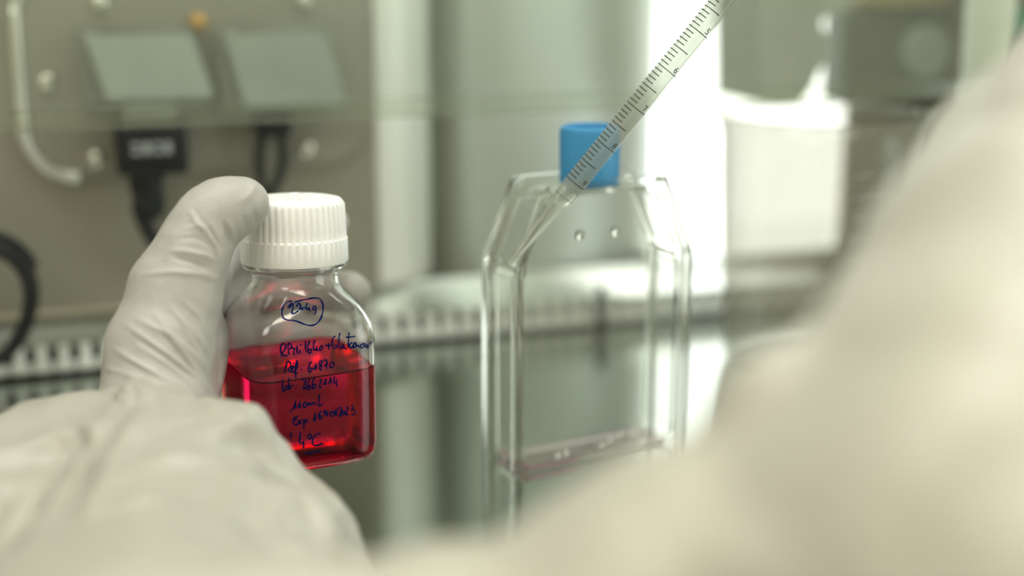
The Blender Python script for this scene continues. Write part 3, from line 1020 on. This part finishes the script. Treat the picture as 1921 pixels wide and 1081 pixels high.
st(540, 740, 9.007,
   [(175,370),(110,400),(90,470),(130,520),(170,490)], [(100,440),(130,430),(160,420)], [(170,440),(200,470),(230,500)], [(230,430),(200,470),(170,510)],
   [(265,430),(270,500),(270,590)], [(265,440),(310,430),(300,470),(270,480)], [(328,412),(333,417),(338,422)], [(332,465),(337,470),(342,475)],
   [(415,440),(450,400),(465,310),(460,460)], [(570,280),(530,330),(520,400),(550,420),(575,380),(550,360),(525,380)],
   [(605,370),(625,270),(660,370),(675,270)], [(745,280),(715,330),(740,375),(775,330),(745,280)], [(790,260),(815,360),(835,240)],
   [(850,240),(890,220),(905,260),(870,370),(920,340)], [(950,270),(920,310),(940,350),(965,310),(950,270)], [(980,240),(1015,220),(1010,270),(975,340),(1030,335)],
   [(1060,200),(1105,190),(1100,240),(1070,270),(1120,260),(1130,310),(1100,350),(1070,340)],
   [(210,640),(200,800),(240,830),(275,800)], [(265,780),(265,850),(265,920)], [(35,670),(50,690),(65,705)], [(50,640),(52,690),(52,740)],
   [(360,680),(335,720),(360,755),(395,730),(390,680),(360,680)], [(555,660),(480,680),(420,760),(420,840),(470,865),(600,835)], [(290,1000),(420,985),(555,950)])
Minv = BM.transposed()
oc = Minv @ Vector(CAM - BC)
vo, fo = loft(outer, True, True)
bvh = BVHTree.FromPolygons([Vector(x) for x in vo], fo)
iv, if_ = [], []
for line in S:
    pts = smooth_path([(x, y, 0) for x, y in line], max(12, 6 * len(line)))
    hits = []
    for x, y, _ in pts:
        dr = (Minv @ Vector(ray(x, y))).normalized()
        h = bvh.ray_cast(oc, dr)
        if h[0] is not None:
            hits.append((np.array(h[0]), np.array(h[1])))
    if len(hits) < 2: continue
    hp = np.array([h for h, _ in hits]); hn = np.array([q for _, q in hits])
    tg = np.gradient(hp, axis=0); tg /= (np.linalg.norm(tg, axis=1)[:, None] + 1e-12)
    sd = np.cross(hn, tg)
    sd /= (np.linalg.norm(sd, axis=1)[:, None] + 1e-12)
    w = 0.00027 + 0.00006 * np.sin(np.arange(len(hp)) * 0.35 + random.random() * 6)
    b0 = len(iv)
    for i in range(len(hp)):
        for s_, o_ in ((1, 0.00004), (1, 0.00012), (-1, 0.00012), (-1, 0.00004)):
            iv.append(hp[i] + s_ * sd[i] * w[i] + hn[i] * o_)
    for i in range(len(hp) - 1):
        for q in range(4):
            a = b0 + 4 * i + q; b = b0 + 4 * i + (q + 1) % 4
            if_.append((a, b, b + 4, a + 4))
    e = b0 + 4 * (len(hp) - 1)
    if_ += [(b0 + 3, b0 + 2, b0 + 1, b0), (e, e + 1, e + 2, e + 3)]
bm = bmesh.new(); bm.from_mesh(pyd(iv, if_))
ink = link('handwriting', from_bm(bm), 'ink_blue', bt, smooth=False)
ink['label'] = 'dark blue marker handwriting on the front face'

# ================================================================== SEROLOGICAL PIPETTE
T0 = P(955, 497, 0.522); T1 = P(1357, 0, 0.500)
ax = (T1 - T0); ln = np.linalg.norm(ax); ax = ax / ln
def along(py):
    t = (497 - py) / 497.0
    return t * ln
pip = empty('serological_pipette', T0, 'clear graduated plastic pipette pointing down in front of the blue-capped flask', 'pipette')
pz_ = Vector(ax)
vw = Vector(CAM - T0); vw = (vw - pz_ * vw.dot(pz_)).normalized()      # towards the viewer
sd = vw.cross(pz_)                                                       # sideways
pip.rotation_mode = 'QUATERNION'
MR = Matrix((sd, vw, pz_)).transposed()
pip.rotation_quaternion = MR.to_quaternion()
s1, s2, s3 = along(385), along(366), along(352)
LEN = ln + 0.13
ro = [(0.0010, 0.0), (0.0011, 0.0006), (0.0026, s1), (0.0034, s2 - 0.001), (0.0038, s2), (0.0040, s3), (0.0040, LEN)]
ri = [(0.0035, LEN), (0.0035, s3), (0.0033, s2), (0.0021, s1), (0.0006, 0.0006), (0.0006, 0.0)]
k_ = s3 + 0.0002
ro_t = [(0.0040, k_), (0.0040, LEN)]
ri_t = [(0.0035, LEN), (0.0035, k_)]
link('pipette_tube', lathe(ro_t + ri_t + [ro_t[0]], 48, False, False), 'pipette_plastic', pip, auto=40)
link('tapered_tip', lathe(ro[:6] + ri[1:] + [ro[0]], 48, False, False), 'tip_plastic', pip, auto=40)
# graduations: arcs on the outside, longer every fifth and tenth
v, f = [], []
def arc(z, a0, a1, h, r0=0.00404, seg=14):
    b = len(v)
    for i in range(seg + 1):
        a = a0 + (a1 - a0) * i / seg
        for rr, zz in ((r0, z - h), (r0 + 0.00005, z - h), (r0 + 0.00005, z + h), (r0, z + h)):
            v.append((rr * math.cos(a), rr * math.sin(a), zz))
    for i in range(seg):
        for q in range(4):
            x, y = b + 4 * i + q, b + 4 * i + (q + 1) % 4
            f.append((x, y, y + 4, x + 4))
z = along(338)
kk = 0
digits = []
# which way is the left of the picture on the tube?
left_is_plus = to_px(np.array([T0 + np.array(sd) * 0.004]))[0][0] < to_px(np.array([T0]))[0][0]
def ang(a):      # 0 = left edge, 90 = towards viewer, 180 = right edge
    return R(a) if left_is_plus else R(180 - a)
while z < LEN - 0.01:
    if kk % 10 == 0:
        arc(z, ang(-30), ang(168), 0.00016); digits.append(z)
    elif kk % 5 == 0:
        arc(z, ang(-30), ang(125), 0.00016)
    else:
        arc(z, ang(-30), ang(80), 0.00017)
    z += 0.00172; kk += 1
arc(s2 + 0.0004, ang(0), ang(200), 0.00008, 0.00392)
bm = bmesh.new(); bm.from_mesh(pyd(v, f))
link('graduation_marks', from_bm(bm), 'ink_black', pip, smooth=False)
def text_mesh(s, size):
    cu = bpy.data.curves.new('t', 'FONT'); cu.body = s; cu.size = size; cu.align_x = 'CENTER'; cu.align_y = 'CENTER'; cu.extrude = 0.00003
    o = bpy.data.objects.new('t', cu); COL.objects.link(o)
    me = bpy.data.meshes.new_from_object(o.evaluated_get(bpy.context.evaluated_depsgraph_get()))
    bpy.data.objects.remove(o); bpy.data.curves.remove(cu)
    return me
bm = bmesh.new()
for i, z in enumerate(digits[:9]):
    me = text_mesh(str(9 - i), 0.0034)
    sgn = 1 if left_is_plus else -1
    for vv in me.vertices:
        x, y = vv.co.x, vv.co.y
        a = ang(132) + sgn * (x / 0.0041)
        vv.co = ((0.00407 + vv.co.z) * math.cos(a), (0.00407 + vv.co.z) * math.sin(a), z + 0.0018 + y)
    bm.from_mesh(me); bpy.data.meshes.remove(me)
link('numerals', from_bm(bm), 'ink_black', pip, smooth=False)

# ================================================================== PERSON: gowned arms, gloved hand
def C(px, py, d, rmm):
    return (P(px, py, d), rmm * 0.001)

def chain(G, pts, k=0.004):
    d = None
    for (a, ra), (b, rb) in zip(pts[:-1], pts[1:]):
        q = cone_d(G, a, b, ra, rb)
        d = q if d is None else smin(d, q, k)
    return d

LEFT_ARM = [C(285, 805, .462, 17.5), C(270, 905, .452, 26), C(300, 1002, .437, 38.5), C(345, 1137, .425, 53), C(345, 1270, .40, 58), C(230, 1500, .33, 58)]
LEFT_BLOBS = [C(95, 864, .440, 17.5), C(428, 838, .440, 13), C(160, 850, .442, 13.5), C(10, 960, .440, 26), C(-60, 1120, .42, 40)]
FORE = [C(1950, 1130, .235, 50), C(2075, 700, .285, 54), C(2115, 480, .325, 50), C(2200, 90, .40, 34), C(2180, -180, .455, 27)]
ROLL = [C(1460, 860, .258, 6), C(1700, 880, .25, 11), C(2100, 880, .235, 14)]
ROLL2 = [C(1470, 786, .262, 12), C(1600, 870, .262, 17)]
CHEST = [C(1930, 1250, .235, 46), C(1470, 1250, .26, 42), C(1330, 1305, .262, 43.5), C(1180, 1405, .263, 42.5), C(980, 1492, .264, 42.5), C(790, 1480, .265, 44), C(260, 1570, .25, 46)]
def gown_fn(G):
    d = chain(G, LEFT_ARM, 0.006)
    for c, r_ in LEFT_BLOBS:
        d = smin(d, np.linalg.norm(G - c, axis=-1) - r_, 0.014)
    e = chain(G, FORE, 0.006)
    e = smin(e, chain(G, CHEST, 0.006), 0.012)
    e = smin(e, chain(G, ROLL, 0.004), 0.010)
    e = smin(e, chain(G, ROLL2, 0.004), 0.010)
    return np.maximum(smin(d, e, 0.012), TOP + 0.0008 - G[..., 2])
allp = LEFT_ARM + FORE + CHEST + LEFT_BLOBS
lo = np.min([p - r_ - 0.02 for p, r_ in allp], axis=0)
hi = np.max([p + r_ + 0.02 for p, r_ in allp], axis=0)
gv, gq = grid_mesh(gown_fn, lo, hi, 0.0022)
gown_me = clean_skin(gv, gq, 5)
co, no = vert_arrays(gown_me)
px, py, dd = to_px(co)
near = np.clip((0.47 - dd) / 0.05, 0, 1)
w1 = vnoise(co * np.array([1.0, 0.6, 1.4]), 38, 1)
w2 = vnoise(co + 0.02 * w1[:, None], 85, 2)
lft = np.clip((700 - px) / 150, 0, 1) * np.clip((dd - 0.33) / 0.05, 0, 1)
rdg2 = 0.35 - np.abs(vnoise(co * np.array([1, .4, 1.7]) + 0.01 * w1[:, None], 70, 9)) * 2
ridge = 0.5 - np.abs(vnoise(co * np.array([1, .5, 1.5]), 30, 5)) * 2
set_verts(gown_me, co + no * (near * (0.0050 * w1 + (0.0022 + 0.0020 * lft) * w2 + (0.0016 + 0.0042 * lft) * ridge + 0.0036 * lft * rdg2))[:, None])
crease(gown_me, [
    ([(195, 905), (300, 860), (400, 850), (500, 870)], 16, 1.6), ([(230, 960), (330, 915), (450, 925)], 18, -2.2), ([(60, 830), (150, 810), (230, 790)], 14, 1.8),
    ([(120, 790), (160, 830), (150, 900)], 12, -2.0), ([(390, 760), (470, 800), (540, 880)], 14, 1.6), ([(330, 830), (430, 850), (520, 900), (590, 980)], 14, -1.4),
    ([(80, 1000), (180, 960), (260, 930)], 22, -2.0), ([(560, 900), (600, 960), (640, 1020)], 10, 1.4), ([(220, 800), (330, 790), (430, 800)], 12, 1.4),
    ([(300, 770), (340, 760), (390, 770)], 9, -1.6)])
co, no = vert_arrays(gown_me)
co[:, 2] = np.maximum(co[:, 2], TOP + 0.0008)
set_verts(gown_me, co)
person = tag(link('person', gown_me, 'gown'), 'person in a cream white gown reaching in, one gloved hand around the bottle', 'person')

# cuff ring gathered over the glove wrist
def cuff_fn(G):
    a, b = P(285, 803, .466), P(276, 850, .446)
    d = cone_d(G, a, b, .0184, .0225)
    ab = (b - a) / np.linalg.norm(b - a)
    s_ = (G - a) @ ab
    d = np.maximum(d, -(s_ + 0.0035))
    q = G - a
    u_ = np.cross(ab, [0, 0, 1.0]); u_ /= np.linalg.norm(u_); w_ = np.cross(ab, u_)
    th = np.arctan2(q @ w_, q @ u_)
    return d + 0.0009 * np.sin(7 * th + 1.0 + 60 * s_) * np.clip(s_ * 60 + .6, 0, 1) + 0.0005 * np.sin(13 * th - 120 * s_)
cc_ = P(282, 825, .457)
cv, cq = grid_mesh(cuff_fn, cc_ - 0.045, cc_ + 0.045, 0.0011)
cuff_me = clean_skin(cv, cq, 2)
crease(cuff_me, [([(240, 700), (250, 725), (255, 750)], 5, -1.2), ([(250, 705), (262, 725), (275, 745)], 5, 1.0), ([(330, 715), (350, 730), (372, 745)], 7, 1.0), ([(200, 720), (230, 735), (250, 745)], 5, -0.8)])
cuff = link('sleeve_cuff', cuff_me, 'gown', person)

# left glove
PALM = [[C(288, 805, .466, 16.5), C(315, 650, .500, 18), C(365, 520, .543, 12)],
        [C(288, 805, .468, 16), C(325, 660, .528, 15), C(358, 570, .558, 11.5), C(352, 620, .560, 11), C(345, 680, .553, 10)]]
THUMB = [C(288, 800, .463, 16.5), C(300, 655, .474, 17), C(331, 545, .478, 14.6), C(362, 470, .479, 11.6), C(389, 414, .481, 10.0), C(425, 393, .484, 9.6), C(461, 382, .487, 8.4)]
FINGERS = [[C(365, 520, .545, 11.5), C(440, 440, .570, 9), C(550, 415, .568, 8), C(620, 419, .556, 7.2)],
           [C(358, 570, .560, 11), C(450, 548, .582, 9.2), C(590, 544, .582, 8.8), C(656, 549, .571, 8.6)],
           [C(352, 620, .562, 11), C(450, 630, .580, 8.8), C(580, 632, .582, 8.2), C(632, 636, .575, 7.4)],
           [C(345, 680, .555, 10), C(440, 702, .573, 7.8), C(540, 706, .576, 7), C(590, 708, .570, 6.4)]]
def bottle_d(G):
    q = G - BC
    q = q @ BMN.astype(np.float32)
    x, y, z = q[..., 0], q[..., 1], q[..., 2]
    hw = np.interp(z, [-.001, .048, .0525, .0585, .0635, .067], [.024, .024, .0236, .0212, .0178, .0162])
    n_ = np.interp(z, [.048, .0525, .0585, .0635, .067], [6, 5, 3.6, 2.5, 2.0])
    r_ = (np.abs(x / hw) ** n_ + np.abs(y / hw) ** n_) ** (1 / n_)
    rad = np.hypot(x, y)
    dxy = (r_ - 1) * rad / np.maximum(r_, 1e-3)
    body_ = np.maximum(dxy, np.maximum(-z, z - .08))
    cap_ = np.maximum(rad - .01945, np.maximum(CB - z, z - (CB + .0242)))
    return np.minimum(body_, cap_)

def glove_fn(G):
    d = chain(G, PALM[0], 0.012)
    d = smin(d, chain(G, PALM[1], 0.012), 0.012)
    d = smin(d, chain(G, THUMB, 0.006), 0.007)
    e = None
    for fg in FINGERS:
        q = chain(G, fg, 0.003)
        e = q if e is None else smin(e, q, 0.0008)
    d = smin(d, e, 0.005)
    return np.maximum(d, 0.0005 - bottle_d(G))
allp = [c for ch in PALM + [THUMB] + FINGERS for c in ch]
lo = np.min([p - r_ - 0.01 for p, r_ in allp], axis=0); hi = np.max([p + r_ + 0.01 for p, r_ in allp], axis=0)
hv, hq = grid_mesh(glove_fn, lo, hi, 0.0009)
glove_me = clean_skin(hv, hq, 3)
co, no = vert_arrays(glove_me)
set_verts(glove_me, co + no * (0.0007 * vnoise(co, 110, 3) + 0.0004 * vnoise(co, 260, 4))[:, None])
crease(glove_me, [
    # wrist folds running down to the right
    ([(240, 612), (300, 655), (360, 700), (405, 752)], 4.5, 0.9), ([(260, 600), (320, 630), (370, 672), (402, 720)], 4.5, 0.8), ([(292, 588), (325, 640), (365, 690), (400, 745)], 4, 0.9),
    ([(215, 655), (270, 690), (320, 720)], 4.5, 0.9), ([(320, 580), (355, 615), (385, 650), (400, 690)], 4, 0.7), ([(345, 565), (375, 595), (395, 640)], 4, 0.6),
    ([(260, 650), (310, 680), (360, 720), (390, 750)], 4, 0.7), ([(195, 690), (230, 700), (270, 715)], 4, 0.6), ([(325, 575), (360, 640), (395, 700)], 4, 0.6),
    ([(250, 630), (310, 668), (365, 712)], 3, -0.7), ([(300, 620), (345, 672), (380, 720)], 3, -0.7), ([(235, 680), (290, 705), (330, 728)], 3, -0.6),
    # thumb base
    ([(322, 470), (350, 472), (385, 480), (402, 487)], 4, 0.8), ([(325, 482), (360, 492), (390, 503)], 4, -0.8), ([(270, 515), (320, 510), (380, 515), (410, 525)], 4.5, 0.7),
    # joint folds
    ([(357, 396), (368, 418), (390, 440), (405, 462), (412, 490)], 3.2, 0.9), ([(362, 392), (380, 414), (398, 436), (410, 462)], 3, -0.5),
    ([(420, 420), (428, 440), (432, 455)], 3.5, -1.1), ([(428, 415), (436, 435), (440, 452)], 3.2, 0.7), ([(395, 415), (402, 435), (412, 450)], 3, 0.4),
    ([(478, 398), (482, 408), (480, 420)], 3.5, -0.8), ([(455, 405), (462, 420), (460, 432)], 3, -0.5), ([(480, 345), (470, 365), (450, 380)], 6, 0.5),
    ([(345, 430), (370, 425), (390, 428)], 4, 0.5), ([(330, 450), (365, 445), (395, 460)], 4, -0.5)])
glove = link('glove', glove_me, 'nitrile', person)
glove['label'] = 'off-white nitrile glove with the thumb on the bottle cap'
# right glove, closed round the upper part of the pipette
GP = T0 + ax * (ln + 0.085)
WR = P(2125, -215, .457)
h_ = WR - GP
h_ = h_ - ax * (h_ @ ax)
h_ /= np.linalg.norm(h_)
n_r = np.cross(ax, h_)
rf = []
for i, (o_, r_) in enumerate(((0.030, .0082), (0.011, .0086), (-0.008, .0083), (-0.026, .0074))):
    b_ = GP + ax * o_
    rf.append([(b_ + h_ * .046 + n_r * .010, r_ + .0022), (b_ + h_ * .018 + n_r * .0215, r_ + .0006), (b_ - h_ * .011 + n_r * .010, r_), (b_ - h_ * .0105 - n_r * .0075, r_ - .0008)])
thumb_r = [(GP + h_ * .070 - n_r * .008 + ax * .012, .013), (GP + h_ * .038 - n_r * .020 + ax * .022, .011), (GP + h_ * .012 - n_r * .0165 + ax * .030, .0095), (GP - h_ * .008 - n_r * .0145 + ax * .036, .0082)]
palm_r = [[(WR, .018), (GP + h_ * .062 + ax * .012, .0165), (GP + h_ * .046 + n_r * .010 + ax * .030, .0110)],
          [(WR, .018), (GP + h_ * .060 - ax * .006, .0160), (GP + h_ * .046 + n_r * .010 - ax * .026, .0100)]]
def glove2_fn(G):
    d = smin(chain(G, palm_r[0], 0.012), chain(G, palm_r[1], 0.012), 0.014)
    d = smin(d, chain(G, thumb_r, 0.005), 0.006)
    e = None
    for fg in rf:
        q = chain(G, fg, 0.003)
        e = q if e is None else smin(e, q, 0.0008)
    d = smin(d, e, 0.005)
    q = G - T0
    t_ = q @ ax
    return np.maximum(d, 0.0046 - np.linalg.norm(q - t_[..., None] * ax, axis=-1))
allp = [c for ch in palm_r + [thumb_r] + rf for c in ch]
lo = np.min([p - r_ - 0.008 for p, r_ in allp], axis=0); hi = np.max([p + r_ + 0.008 for p, r_ in allp], axis=0)
kv, kq = grid_mesh(glove2_fn, lo, hi, 0.0012)
g2 = link('glove', clean_skin(kv, kq, 2), 'nitrile', person)
g2['label'] = 'off-white nitrile glove holding the pipette'
print('script built')
